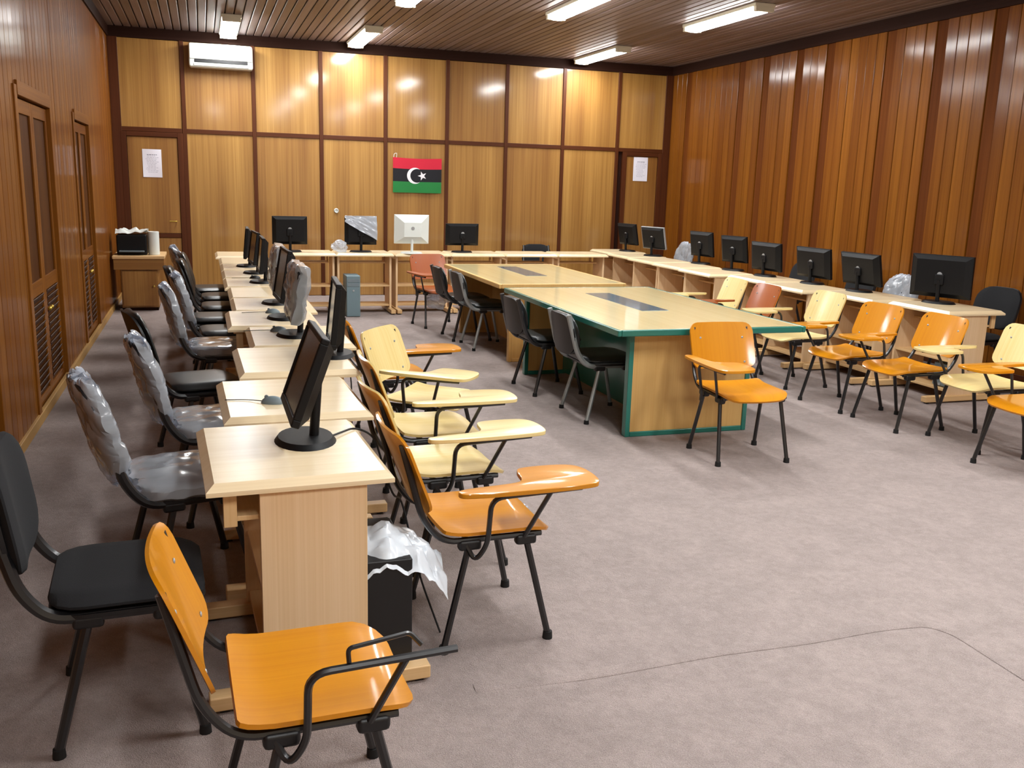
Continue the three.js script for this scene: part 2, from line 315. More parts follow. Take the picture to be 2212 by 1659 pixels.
// ---------------------------------------------------------------- things on the back wall
{
  const a = thing('air_conditioner', 'white split air conditioner high on the panelled wall', 'air conditioner'); a.position.set(.3, 3.0, ZB + .015);
  mesh('body', box(-.4, .4, 0, .3, 0, .19, .03), M.whitePlastic, a);
  mesh('front_panel', box(-.39, .39, .1, .29, .185, .205, .012), M.whitePlastic, a);
  mesh('vent', box(-.33, .33, .06, .1, .17, .2, .004), M.blackPlastic, a);
  mesh('flap', box(-.34, .34, .018, .05, .165, .2, .006), M.whitePlastic, a);
}
function canvasTex(w, h, draw) { const c = document.createElement('canvas'); c.width = w; c.height = h; draw(c.getContext('2d'), w, h); const t = new THREE.CanvasTexture(c); t.colorSpace = THREE.SRGBColorSpace; return t; }
function notice(x, y, w, h, seed, label) {
  const r = rng(seed);
  const tex = canvasTex(256, 384, (g, W, H) => { g.fillStyle = '#e9e9f4'; g.fillRect(0, 0, W, H); for (let i = 0; i < 13; i++) { const yy = 70 + i * 20; let xx = 40 + r() * 30; while (xx < W - 50 - r() * 40) { const l = 10 + r() * 26; g.fillStyle = i === 0 ? '#7e8096' : '#b3b4c6'; g.fillRect(xx, yy, l, i === 0 ? 10 : 6); xx += l + 7; } } });
  const m = mesh('paper_notice', (() => { const g = new THREE.PlaneGeometry(w, h, 6, 6), p = g.attributes.position; for (let i = 0; i < p.count; i++) p.setZ(i, .006 + .004 * Math.sin(p.getX(i) * 18 + p.getY(i) * 9)); g.computeVertexNormals(); const b = g.clone(); b.translate(0, 0, -.0012); b.index.array.reverse(); b.computeVertexNormals(); return [g, b]; })(), std('#ffffff', .8, { map: tex }));
  m.name = numbered('paper_notice'); m.position.set(x, y, ZB + .006); scene.add(m); tag(m, label, 'paper');
}
notice(-.61, 1.77, .235, .36, 3, 'white paper notice taped to the door beside the cupboard wall');
notice(6.47, 1.92, .24, .36, 4, 'white paper notice taped to the door beside the upright-board wall');
{
  const f = thing('flag', 'red, black and green flag with white crescent and star hung on the panelling', 'flag'); f.position.set(2.945, 1.72, ZB + .035);
  const tex = canvasTex(512, 352, (g, W, H) => {
    g.fillStyle = '#c8203a'; g.fillRect(0, 0, W, H * .31); g.fillStyle = '#15151c'; g.fillRect(0, H * .31, W, H * .37); g.fillStyle = '#1f7a3a'; g.fillRect(0, H * .68, W, H * .32);
    g.fillStyle = '#e8e8ee'; g.beginPath(); g.arc(W * .45, H * .5, H * .235, 0, 7); g.fill(); g.fillStyle = '#15151c'; g.beginPath(); g.arc(W * .495, H * .5, H * .2, 0, 7); g.fill();
    g.fillStyle = '#e8e8ee'; g.beginPath(); for (let i = 0; i < 10; i++) { const a = Math.PI + i * Math.PI / 5, q = i % 2 ?   .055 : .14; g.lineTo(W * .60 + Math.cos(a) * H * q, H * .5 + Math.sin(a) * H * q); } g.closePath(); g.fill();
  });
  const w = .71, h = .49, wave = (u, v) => .009 * Math.sin(u * 11 + v * 2) * (.3 + .7 * (1 - v));
  const g = sheet((u, v) => [(u - .5) * w, (v - .5) * h + .012 * Math.sin(u * Math.PI) * -1 * v, wave(u, v)], 24, 12, .003, [1, 1]);
  mesh('cloth', g, std('#ffffff', .85, { map: tex, side: THREE.DoubleSide }), f);
  mesh('string', tube([[-w / 2 + .01, h / 2 - .01, 0], [-w / 2 + .02, h / 2 + .05, -.01], [-w / 2 + .06, h / 2 + .06, -.01], [-w / 2 + .05, h / 2 - .005, 0]], .003, .02, 6), M.whitePlastic, f);
}
{
  const k = thing('wall_hook', 'small white round hook on the bay between the wrapped and black monitors', 'hook'); k.position.set(1.79, 1.2, ZB + .002);
  mesh('plate', new THREE.CylinderGeometry(.032, .034, .014, 20).rotateX(Math.PI / 2).translate(0, 0, .007), M.whitePlastic, k);
  mesh('hook', new THREE.TorusGeometry(.024, .006, 8, 18, 4.4).translate(0, 0, .02), M.whitePlastic, k);
}

// ---------------------------------------------------------------- conference tables
function conferenceTable(label, x0, x1, z0, z1, topMat, edge, inl) {
  const t = thing('conference_table', label, 'table'), w = x1 - x0, d = z1 - z0; t.position.set((x0 + x1) / 2, 0, (z0 + z1) / 2);
  const hx = w / 2, hz = d / 2, e = .028;
  mesh('tabletop', box(-hx + e, hx - e, .71, .75, -hz + e, hz - e, .003, 'z'), topMat, t);
  each('edge_trim', [box(-hx, -hx + e, .708, .751, -hz, hz, .008), box(hx - e, hx, .708, .751, -hz, hz, .008), box(-hx + e, hx - e, .708, .751, -hz, -hz + e, .008), box(-hx + e, hx - e, .708, .751, hz - e, hz, .008)], edge, t);
  if (inl) mesh('inlay', box(inl[0], inl[1], .745, .7525, inl[2], inl[3], .001), M.inlay, t);
  const bx0 = -hx + .15, bx1 = hx - .33, bz = hz - .16;
  for (const s of [1, -1]) {
    const pn = mesh('end_panel', box(bx0 + .03, bx1 - .03, .03, .708, s * bz - .02, s * bz + .02, .002, 'y'), M.tablePanel, t);
    each('trim', [box(bx0, bx0 + .035, 0, .708, s * bz - .03, s * bz + .03, .006), box(bx1 - .035, bx1, 0, .708, s * bz - .03, s * bz + .03, .006), box(bx0 + .035, bx1 - .035, 0, .035, s * bz - .03, s * bz + .03, .006)], edge, pn);
  }
  mesh('modesty_panel', box(bx0 + .36, bx0 + .385, .02, .708, -bz + .03, bz - .03, .002), edge, t);
  return t;
}
conferenceTable('pale conference table with bright teal edge and blue inlay, by the single orange chair', 2.49, 3.90, -7.78, -5.36, M.tableTop, M.teal, [-.12, .1, -.75, .35]);
conferenceTable('conference table with plain wooden edges standing end to end behind the teal-edged table', 2.53, 3.80, -10.12, -8.05, M.tableTop, M.tablePanel, [-.12, .1, -.7, .3]);

// ---------------------------------------------------------------- chairs
// every chair faces +x; its sitter's right hand is at +z
function plySeat(name, mat, t) {
  const f = (u, v) => { const vv = rows(v), x = -.2 + vv * .42, hw = vv < .5 ? halfW(vv * .42, .42, .225, .02) : halfW(vv * .42, .42, .225, .09), z = (u - .5) * 2 * hw; const fr = Math.max(0, (x - .12) / .1), re = Math.max(0, (-.1 - x) / .1); return [x, .435 - .028 * fr * fr + .016 * re * re - .012 * (1 - (z / .225) ** 2), z]; };
  return mesh(name, sheet((u, v) => f(1 - u, v), 12, 16, .012, [.45, .42]), mat, t);
}
const backF = (u, v) => { const vv = rows(v), s = vv * .30, hw = halfW(s, .30, .225, .06), z = (u - .5) * 2 * hw; return [-.235 - s * .36 - .03 * (1 - (z / .225) ** 2), .515 + s * .95, z]; };
function plyBack(mat, t) {
  const b = mesh('backrest', sheet((u, v) => backF(1 - u, v), 12, 16, .010, [.45, .3]), mat, t);
  if (mat !== M.orange) mesh('rear_veneer', sheet((u, v) => backF(1 - u, v), 12, 16, .003, [.45, .3], () => 1, -.0068), M.orange, b);
  each('rivet', [[-.15, .04], [.15, .04], [-.15, .2], [.15, .2]].map(([z, s]) => { const p = backF(.5 + z / .45, .5); const x = -.235 - s * .36 - .03 * (1 - (z / .225) ** 2); return new THREE.SphereGeometry(.008, 8, 6).scale(.5, 1, 1).translate(x + .006, .515 + s * .95, z); }), M.badge, b);
  return b;
}
function tubeFrame(t, legMat, r = .0125, foot = .235, rail = r * .95) {
  for (const s of [-1, 1]) {
    const z = s * .205;
    mesh('leg', [tube([[.11, .405, z], [.2, .018, s * foot]], r)], legMat, t);
    mesh('leg', [tube([[-.1, .405, z], [-.2, .018, s * foot]], r)], legMat, t);
    each('foot_cap', [new THREE.CylinderGeometry(.017, .019, .028, 10).translate(.2, .014, s * foot), new THREE.CylinderGeometry(.017, .019, .028, 10).translate(-.2, .014, s * foot)], M.rubber, t);
    mesh('side_rail', tube([[.17, .408, z], [-.2, .408, z], [-.275, .5, z], [-.345, .77, z * .92]], rail, .09), legMat, t);
    each('joint', [box(-.145, -.06, .372, .412, z - .02, z + .02, .012), box(.07, .15, .372, .412, z - .02, z + .02, .012)], M.blackPlastic, t);
  }
  each('crossbar', [tube([[.1, .395, -.2], [.1, .395, .2]], r * .8), tube([[-.1, .395, -.2], [-.1, .395, .2]], r * .8)], legMat, t);
}
function armFrame(t, bare) {
  mesh('arm_frame', tube([[-.12, .4, .215], [-.09, .335, .235], [-.05, .40, .25], [-.05, .585, .285], [.29, .595, .285]], .0095, .05), M.blackTube, t);
  mesh('arm_strut', tube([[.1, .405, .22], [.17, .588, .285]], .009), M.blackTube, t);
  if (bare) mesh('board_bracket', tube([[.04, .598, .285], [.04, .625, .27], [.19, .625, .235], [.215, .598, .25]], .006, .012, 6), M.blackTube, t);
}
function tabletBoard(mat, t) {
  const s = new THREE.Shape(), P = [[-.15, -.34], [.31, -.34], [.355, -.30], [.355, -.14], [.30, -.09], [.13, -.09], [.1, -.12], [.09, -.235], [.04, -.262], [-.15, -.275], [-.18, -.305]];
  s.moveTo((P[0][0] + P[1][0]) / 2, (P[0][1] + P[1][1]) / 2); for (let i = 1; i <= P.length; i++) { const a = P[i % P.length], b = P[(i + 1) % P.length]; s.quadraticCurveTo(a[0], a[1], (a[0] + b[0]) / 2, (a[1] + b[1]) / 2); }
  const g = new THREE.ExtrudeGeometry(s, { depth: .012, bevelEnabled: true, bevelSize: .004, bevelThickness: .003, bevelSegments: 2, curveSegments: 6 });
  g.rotateX(-Math.PI / 2); g.translate(0, .609, 0); mesh('writing_board', metreUV(toCreasedNormals(clean(g), .5), 'x'), mat, t);
}
function tabletChair(mat, board = true) {
  const t = thing('tablet_chair'); plySeat('seat', mat, t); plyBack(mat, t); tubeFrame(t, M.blackTube); armFrame(t, !board); if (board) tabletBoard(mat, t); t.userData.category = 'chair'; return t;
}
const protoCache = {};
function putTablet(kind, x, z, deg, label, group) {
  const key = kind; let o;
  if (!protoCache[key]) { o = protoCache[key] = tabletChair(kind.startsWith('orange') ? M.orange : kind.startsWith('red') ? M.redOrange : M.cream, !kind.endsWith('bare')); tag(o, label, 'chair', group); }
  else o = copy(protoCache[key], label, 'chair', group);
  return place(o, x, z, deg * Math.PI / 180);
}
// upholstered visitor chairs
const pillow = (u, v) => .12 + .88 * Math.sqrt(Math.max(0, (1 - Math.abs(2 * u - 1) ** 5) * (1 - Math.abs(2 * v - 1) ** 5)));
const padSeat = (u, v) => { const vv = rows(v), x = -.21 + vv * .43, hw = halfW(vv * .43, .43, .235, .1), z = (u - .5) * 2 * hw, fr = Math.max(0, (x - .1) / .12); return [x, .445 - .02 * fr * fr, z]; };
const padBack = (h0, H, lean) => (u, v) => { const vv = rows(v), s = vv * H, hw = halfW(s, H, .225, .13), z = (u - .5) * 2 * hw; return [-.25 - s * lean - .035 * (1 - (z / .225) ** 2), h0 + s * .96, z]; };
const wrinkle = noise2(401), wrinkle2 = noise2(402);
function crumpled(f, amp, sd) { return (u, v) => { const p = f(u, v), a = (wrinkle(u * 7 + sd, v * 9 + sd) - .5) + .5 * (wrinkle2(u * 18 + sd, v * 21) - .5) ; return [p[0] + a * amp, p[1] + a * amp * .8, p[2] * 1.05]; }; }
function paddedChair({ legs = M.blackTube, pad = M.fabric, wrapBack = false, wrapSeat = false, h0 = .52, bh = .38, lean = .26, seed = 0 } = {}) {
  const t = thing('padded_chair'); t.userData.category = 'chair';
  mesh('seat', sheet((u, v) => padSeat(1 - u, v), 12, 14, .062, [.47, .43], pillow), pad, t);
  mesh('seat_pan', sheet((u, v) => { const p = padSeat(1 - u, v); return [p[0], p[1] - .03, p[2] * .97]; }, 10, 12, .012, [.4, .4]), M.blackPlastic, t);
  const bf = padBack(h0, bh, lean);
  mesh('backrest', sheet((u, v) => bf(1 - u, v), 12, 14, .058, [.45, bh], pillow), pad, t);
  mesh('back_shell', sheet((u, v) => { const p = bf(1 - u, v); return [p[0] - .03, p[1], p[2] * .96]; }, 10, 12, .012, [.4, .3]), M.blackPlastic, t);
  tubeFrame(t, legs, .0145, .245, .019);
  if (wrapBack) mesh('plastic_wrap', sheet(crumpled((u, v) => { const p = bf(1 - u, v * .97 + .015); return [p[0], p[1] - .01 + (v - .5) * .03, p[2]]; }, .014, seed), 30, 34, .08, [1, 1], (u, v) => .3 + .75 * pillow(u, v) + .3 * (wrinkle(u * 16 + seed, v * 6) - .5)), M.film, t);
  if (wrapSeat) mesh('plastic_wrap', sheet(crumpled((u, v) => { const p = padSeat(1 - u, v); return [p[0] * 1.05, p[1] + .006, p[2]]; }, .007, seed + 3), 26, 26, .082, [1, 1], (u, v) => .3 + .75 * pillow(u, v) + .2 * (wrinkle(u * 9 + seed, v * 12) - .5)), M.film, t);
  return t;
}
function putPadded(x, z, deg, label, opt, group) { const o = paddedChair(opt); tag(o, label, 'chair', group); return place(o, x, z, deg * Math.PI / 180); }

// tablet chairs: loose ones
putTablet('orange_bare', .22, -2.18, 2, 'orange plywood chair with a bare arm frame and no board, by the first desk', 'tablet chairs');
const mid = 'tablet chairs beside the row of desks';
putTablet('orange', .95, -3.20, 2, 'orange tablet chair with dark rear, standing beside the first desk with board towards the viewer', mid);
putTablet('cream', .99, -3.88, 4, 'cream tablet chair directly behind the orange one, its board reaching far over the carpet', mid);
putTablet('cream', 1.08, -4.50, 0, 'cream tablet chair second in the cream file, its board narrow and level', mid);
putTablet('cream', 1.22, -5.13, -38, 'cream tablet chair turned so that the front of its backrest shows', mid);
putTablet('orange', 1.15, -5.86, 3, 'orange tablet chair at the far end of the file, half hidden by cream ones', mid);
putTablet('orange', 3.17, -4.95, -93, 'orange tablet chair standing alone at the end of the teal-edged table', 'tablet chairs');
putTablet('red', 2.56, -10.5, -80, 'dull red-orange tablet chair in front of the back desks beside the white monitor', 'tablet chairs');
const rt = 'tablet chairs along the long desk row by the board wall';
putTablet('cream', 4.62, -8.02, 176, 'cream tablet chair furthest back of the chairs by the board wall', rt);
putTablet('red', 4.62, -7.46, 178, 'dark red-orange tablet chair between two cream ones', rt);
putTablet('cream', 4.86, -6.85, 180, 'cream tablet chair just beyond the teal corner of the table', rt);
putTablet('orange', 4.76, -6.02, 184, 'orange tablet chair following the cream one by the table corner', rt);
putTablet('orange', 4.80, -5.42, 180, 'orange tablet chair with a cream board crossing its backrest', rt);
putTablet('cream', 4.98, -4.84, 178, 'cream tablet chair in front of the end of the last desk', rt);
putTablet('orange', 4.78, -4.22, 178, 'orange tablet chair cut off by the edge of the photo', rt);

// padded chairs
putPadded(-.265, -2.91, 3, 'black fabric chair without wrapping, nearest the viewer beside the orange chair', { lean: .14 });
const lf = 'padded chairs behind the row of desks';
putPadded(-.10, -3.86, 14, 'black chair with crumpled clear plastic on its narrow back and seat, beside the first desk', { wrapBack: true, wrapSeat: true, seed: 1, pad: M.vinyl }, lf);
putPadded(.04, -4.72, 10, 'black chair with a smooth full plastic cover on its round back, at the second desk', { wrapBack: true, wrapSeat: true, seed: 7, pad: M.vinyl }, lf);
putPadded(-.05, -5.72, 14, 'bare black chair pulled back from the desks, next to the wrapped round back', { pad: M.vinyl }, lf);
putPadded(.10, -6.86, 4, 'black chair under loose greyish plastic, fourth along the desks', { wrapBack: true, wrapSeat: true, seed: 13, pad: M.vinyl }, lf);
putPadded(.15, -7.6, 4, 'black chair under lilac-white plastic, fifth along the desks', { wrapBack: true, seed: 17, pad: M.vinyl }, lf);
putPadded(.08, -8.34, 0, 'bare black chair behind the lilac-white wrapped one', { pad: M.vinyl }, lf);
putPadded(.16, -9.07, 0, 'bare black chair seventh along the desks', { pad: M.vinyl }, lf);
putPadded(.16, -9.8, 0, 'bare black chair eighth along the desks', { pad: M.vinyl }, lf);
putPadded(.06, -10.53, 6, 'grey-looking chair back at the far end near the cupboard', { wrapBack: true, seed: 23, pad: M.vinyl }, lf);
const cf = 'black chairs tucked under the conference tables';
putPadded(2.72, -6.12, 0, 'black chair with thick silver legs tucked under the teal-edged table', { legs: M.silver, pad: M.vinyl, h0: .48, bh: .3, lean: .16 }, cf);
putPadded(2.64, -7.02, 2, 'black chair with dark legs at the far corner of the teal-edged table', { pad: M.vinyl, h0: .48, bh: .3, lean: .16 }, cf);
putPadded(2.72, -9.05, 0, 'black chair with silver legs tucked under the far wooden-edged table', { legs: M.silver, pad: M.vinyl, h0: .48, bh: .3, lean: .16 }, cf);
putPadded(2.66, -9.62, 0, 'black chair at the far end of the wooden-edged table next to the red-orange chair', { pad: M.vinyl, h0: .48, bh: .3, lean: .16 }, cf);
const rf = 'black chairs between the long desk row and the board wall';
putPadded(6.42, -6.5, 186, 'black chair back rising behind the end of the last desk', { pad: M.fabric, h0: .5 }, rf);
putPadded(6.3, -7.62, 180, 'chair with grey plastic on its back peeking out behind the second-last monitor', { wrapBack: true, seed: 31, h0: .5, bh: .36 }, rf);
putPadded(6.4, -8.35, 180, 'black chair mostly hidden behind the third-last monitor of the board-wall row', { h0: .5, bh: .36 }, rf);
putPadded(6.4, -9.4, 180, 'black chair hidden between the fourth and fifth monitors of the board-wall row', { h0: .5, bh: .36 }, rf);
putPadded(6.12, -11.8, 180, 'chair with a pale plastic-wrapped back between two far monitors', { wrapBack: true, seed: 37, h0: .52 }, rf);
putPadded(4.62, -12.6, -90, 'black chair whose back just tops the gap between the back desks', { h0: .42 }, 'black chairs at the back wall');

// ---------------------------------------------------------------- computer desks
function makeDesk() { // the user sits at -x
  const t = thing('computer_desk'); t.userData.category = 'desk';
  const top = new THREE.Shape([[-.285, 0], [.285, 0], [.285, .018], [.262, .036], [-.262, .036], [-.285, .018]].map(p => new THREE.Vector2(...p)));
  // a slab whose upper edges are chamfered on all four sides
  const lo = [[-.285, -.355], [.285, -.355], [.285, .355], [-.285, .355]], hi = lo.map(([x, z]) => [x - Math.sign(x) * .026, z - Math.sign(z) * .026]), pos = [];
  const q = (a, b, c, d) => { for (const v of [a, b, c, a, c, d]) pos.push(...v); };
  const A = lo.map(([x, z]) => [x, .714, z]), B = lo.map(([x, z]) => [x, .728, z]), C = hi.map(([x, z]) => [x, .75, z]);
  q(C[3], C[2], C[1], C[0]); q(A[0], A[1], A[2], A[3]);
  for (let i = 0; i < 4; i++) { const j = (i + 1) % 4; q(A[j], A[i], B[i], B[j]); q(B[j], B[i], C[i], C[j]); }
  mesh('desktop', metreUV(shell(pos, null, .1), 'x'), M.beech, t);
  for (const s of [-1, 1]) {
    mesh('side_panel', box(-.13, .2, .04, .714, s * .325 - .0125, s * .325 + .0125, .002, 'y', [s * .2, 0]), M.beechPanel, t);
    mesh('foot', box(-.3, .41, .012, .06, s * .325 - .03, s * .325 + .03, .006, 'x'), M.beechEdge, t);
    each('glide', [box(-.27, -.24, 0, .014, s * .325 - .015, s * .325 + .015, .003), box(.36, .39, 0, .014, s * .325 - .015, s * .325 + .015, .003)], M.blackPlastic, t);
  }
  mesh('keyboard_tray', [box(-.2, .05, .61, .626, -.29, .29, .002, 'z')], M.beechEdge, t);
  each('tray_runner', [box(-.235, -.195, .6, .716, -.312, -.292, .002, 'y'), box(-.235, -.195, .6, .716, .292, .312, .002, 'y')], M.beechEdge, t);
  mesh('shelf', box(-.12, .19, .33, .348, -.312, .312, .002, 'z'), M.beechEdge, t);
  mesh('bottom_shelf', box(-.12, .19, .085, .105, -.312, .312, .002, 'z'), M.beechEdge, t);
  return t;
}
let desk0 = null;
function desk(x, z, deg, label, group) { let o; if (!desk0) { o = desk0 = makeDesk(); tag(o, label, 'desk', group); } else o = copy(desk0, label, 'desk', group); return place(o, x, z, deg * Math.PI / 180); }
const ld = 'computer desks in the row beside the padded chairs';
const D = [[.245, -3.12, 'first computer desk of the long row, its beech end panel facing the viewer'], [.32, -3.915, 'second beech computer desk of the row, behind the tilted monitor'], [.41, -4.75, 'third beech computer desk, set further from the wrapped chairs, with a tall monitor'],
  [.50, -5.47, 'fourth beech computer desk, carrying a wrapped monitor'], [.40, -6.19, 'fifth beech computer desk, its corner jutting out towards the chairs'], [.45, -6.9, 'sixth beech computer desk of the long row'], [.45, -7.61, 'seventh beech computer desk of the long row'],
  [.43, -8.34, 'eighth beech computer desk of the long row'], [.43, -9.07, 'ninth beech computer desk of the long row'], [.43, -9.8, 'tenth beech computer desk of the long row'], [.43, -10.53, 'eleventh beech computer desk of the long row'], [.40, -11.4, 'last beech computer desk of the long row, by the back wall']];
D.forEach(([x, z, l], i) => desk(x, z, [2.5, 1.5, 1][i] || 0, l, ld));
const bd = 'computer desks along the back wall';
[[1.18, 'back-wall desk under the black monitor at the corner of the long row'], [1.89, 'back-wall desk holding the plastic-draped monitor, a pale tower on its shelf'], [2.62, 'back-wall desk holding the white monitor'], [3.34, 'back-wall desk holding the black monitor beside the white one'],
  [4.07, 'empty back-wall desk beside the black monitor'], [4.8, 'empty back-wall desk closest to the papered door']].forEach(([x, l]) => desk(x, -11.82, -90, l, bd));
const rd = 'computer desks in the row along the board wall';
const RD = [[5.62, -12.25, 'desk at the back corner of the board-wall row'], [5.56, -11.5, 'second desk of the board-wall row from the back corner'], [5.52, -10.75, 'third desk of the board-wall row, its solid end showing'], [5.50, -10.0, 'fourth desk of the board-wall row with an open shelf'],
  [5.46, -9.25, 'fifth desk of the board-wall row behind a cream chair'], [5.66, -8.5, 'sixth desk of the board-wall row, set back a little'], [5.58, -7.75, 'seventh desk of the board-wall row'], [5.76, -7.0, 'second-last desk of the board-wall row'], [5.90, -6.25, 'last desk of the board-wall row, its end panel facing the viewer']];
RD.forEach(([x, z, l]) => desk(x, z, 180, l, rd));

// ---------------------------------------------------------------- monitors (screen faces +x)
function monitor(x, z, deg, label, { tilt = 6, w = .44, h = .30, wide = false, white = false, pale = false, wrap = 0, y = .75, lift = .09, group } = {}) {
  const t = thing('monitor', label, 'monitor', group); place(t, x, z, deg * Math.PI / 180, y);
  const shellMat = white ? M.whitePlastic : M.monitor, a = tilt * Math.PI / 180;
  const base = new THREE.CylinderGeometry(.11, .125, .018, 28); base.scale(.85, 1, 1.15); base.translate(0, .009, 0); mesh('stand_base', base, shellMat, t);
  mesh('stand_neck', [tube([[-.03, .012, 0], [-.045, lift + h * .42, 0]], .017, .02, 10), box(-.055, -.03, lift + h * .3, lift + h * .55, -.04, .04, .008)], shellMat, t);
  const py = lift + h / 2, head = (name, g, m, parent = t) => { const o = mesh(name, g, m, parent); if (parent === t) { o.position.set(0, py, 0); o.rotation.z = a; } return o; };
  const hz = w / 2, hy = h / 2;
  head('bezel', [box(-.014, .016, hy - .02, hy, -hz, hz, .005), box(-.014, .016, -hy, -hy + .028, -hz, hz, .005), box(-.014, .016, -hy + .026, hy - .018, -hz, -hz + .02, .005), box(-.014, .016, -hy + .026, hy - .018, hz - .02, hz, .005)], pale ? M.badge : shellMat);
  head('screen', box(-.012, .01, -hy + .026, hy - .018, -hz + .018, hz - .018), M.screen);
  // rear housing: a frustum
  const pos = [], f = [[-hz + .004, -hy + .004], [hz - .004, -hy + .004], [hz - .004, hy - .004], [-hz + .004, hy - .004]], k = white ? .5 : .8, dep = white ? -.09 : -.042;
  const q = (p, r, s, u) => { for (const v of [p, r, s, p, s, u]) pos.push(...v); };
  const P = f.map(([z, yy]) => [-.012, yy, z]), Q = f.map(([z, yy]) => [dep, yy * k, z * k]);
  q(Q[0], Q[1], Q[2], Q[3]); for (let i = 0; i < 4; i++) { const j = (i + 1) % 4; q(P[i], P[j], Q[j], Q[i]); } q(P[3], P[2], P[1], P[0]);
  const hs = head('housing', shell(pos, null, .2), shellMat);
  mesh('badge', new THREE.CylinderGeometry(.022, .022, .004, 18).rotateZ(Math.PI / 2).translate(dep - .002, hy * .1, 0), M.badge, hs);
  if (wrap) {
    const g = sheet((u, v) => { const n = (wrinkle(u * 6 + wrap, v * 7) - .5) * .03; return [-.012 + n, (v - .45) * h * 1.1, (u - .5) * w * 1.05]; }, 22, 18, .1, [1, 1], (u, v) => .3 + .7 * pillow(u, v) + .4 * (wrinkle2(u * 11, v * 9 + wrap) - .5));
    head('plastic_wrap', g, M.filmThin);
  }
  return t;
}
const lm = 'monitors on the long desk row';
monitor(.31, -3.2, 180, 'black monitor tilted far back on the first desk, screen towards the wrapped chairs', { tilt: 20, group: lm, h: .31, w: .42 });
monitor(.62, -4.80, 176, 'tall black monitor on the third desk, standing almost upright', { tilt: 6, group: lm, h: .33, w: .42, lift: .06 });
monitor(.48, -5.46, 180, 'monitor loosely wrapped in clear plastic on the fourth desk', { tilt: 8, wrap: 3, group: lm });
monitor(.47, -6.15, 182, 'black monitor on the fifth desk, its brown-reflecting screen towards the chairs', { tilt: 10, group: lm, h: .33, lift: .12 });
monitor(.48, -6.9, 180, 'black monitor on the sixth desk behind the brown-reflecting one', { tilt: 6, wrap: 9, group: lm });
monitor(.46, -8.3, 180, 'black monitor on the eighth desk', { tilt: 6, group: lm });
monitor(.44, -9.1, 184, 'black monitor on the ninth desk', { tilt: 8, group: lm });
monitor(.40, -9.8, 178, 'black monitor on the tenth desk', { tilt: 6, group: lm });
const bm = 'monitors along the back wall';
monitor(1.0, -11.78, 90, 'black monitor back near the corner of the long row and back wall', { tilt: 3, w: .42, h: .34, group: bm });
monitor(1.87, -11.8, 90, 'black monitor with white plastic film draped over one corner', { tilt: 3, w: .40, h: .35, group: bm });
monitor(2.48, -11.62, 90, 'white monitor seen from behind on the back-wall desk', { tilt: 3, w: .44, h: .36, white: true, lift: .12, group: bm });
monitor(3.19, -11.82, 90, 'wide black monitor beside the white one on the back wall', { tilt: 2, w: .44, h: .28, group: bm });
const rm = 'monitors on the desk row by the board wall';
monitor(5.74, -12.2, 14, 'black monitor at the back corner of the board-wall row', { tilt: 12, group: rm, w: .4 });
monitor(5.72, -11.35, 22, 'angled monitor with a pale frame, second from the back corner', { tilt: 14, pale: true, group: rm, w: .4 });
monitor(5.80, -10.2, 12, 'black monitor third from the back corner, beside the wrapped chair back', { tilt: 8, group: rm, w: .4 });
monitor(5.74, -9.35, 20, 'narrow-looking black monitor turned away, fourth from the back corner', { tilt: 10, group: rm, w: .36 });
monitor(5.74, -8.7, 6, 'black monitor fifth from the back corner, upright with a badge', { tilt: 6, group: rm, w: .48, lift: .06 });
monitor(5.8, -7.95, 4, 'black monitor sixth from the back corner, third-last of the row', { tilt: 8, group: rm, w: .5, lift: .06 });
monitor(5.84, -7.28, 4, 'black monitor second-last of the board-wall row, leaning back', { tilt: 12, group: rm, w: .5, lift: .06 });
monitor(5.98, -6.42, 24, 'large black monitor on the last desk of the board-wall row', { tilt: 3, w: .52, h: .36, lift: .05, group: rm });

// ---------------------------------------------------------------- towers, bags, small things
function tower(x, z, deg, y, mat, label, w = .18, h = .38, d = .4) {
  const t = thing('computer_tower', label, 'computer'); place(t, x, z, deg * Math.PI / 180, y);
  mesh('case', box(-d / 2, d / 2 - .02, 0, h, -w / 2, w / 2, .006), mat, t);
  const f = mesh('front_panel', box(d / 2 - .02, d / 2, .005, h - .004, -w / 2 + .003, w / 2 - .003, .006), mat, t);
  each('drive_bay', [box(d / 2 - .004, d / 2 + .004, h - .08, h - .04, -w / 2 + .015, w / 2 - .015, .002), box(d / 2 - .004, d / 2 + .004, h - .13, h - .09, -w / 2 + .015, w / 2 - .015, .002)], M.greyPlastic, f);
  mesh('button', new THREE.CylinderGeometry(.012, .012, .006, 12).rotateZ(Math.PI / 2).translate(d / 2 + .002, h - .18, 0), M.badge, f);
}
tower(.535, -3.06, 90, .0, M.blackPlastic, 'black computer tower standing on the carpet under the first desk', .17, .42, .42);
tower(1.70, -11.44, -90, 0, M.blueGrey, 'blue-grey computer tower on the floor under the draped-monitor desk', .17, .5, .3);
tower(5.60, -10.95, 180, .106, M.blackPlastic, 'dark computer tower low in the third desk of the board-wall row', .17, .2, .3);
tower(5.72, -12.09, 180, .106, M.blackPlastic, 'dark computer tower low in the back-corner desk of the board-wall row', .17, .2, .3);
tower(5.9, -6.05, 180, .106, M.greyPlastic, 'grey computer tower on the low shelf of the last board-wall desk', .17, .2, .3);
function bag(x, y, z, w, d, drop, mat, label, seed, tilt = 0) {
  const g = sheet((u, v) => { const X = (u - .5) * w, Z = (v - .5) * d, r = Math.hypot(u - .42, v - .5); const n = (wrinkle(u * 6 + seed, v * 6) - .5) * .05 + (wrinkle2(u * 17 + seed, v * 15) - .5) * .022; return [X, -drop * r * r * 2 + n, Z]; }, 30, 30, .002);
  const m = mesh('plastic_bag', g, mat); m.name = numbered('plastic_bag'); m.position.set(x, y, z); m.rotation.z = tilt; scene.add(m); tag(m, label, 'plastic bag'); return m;
}
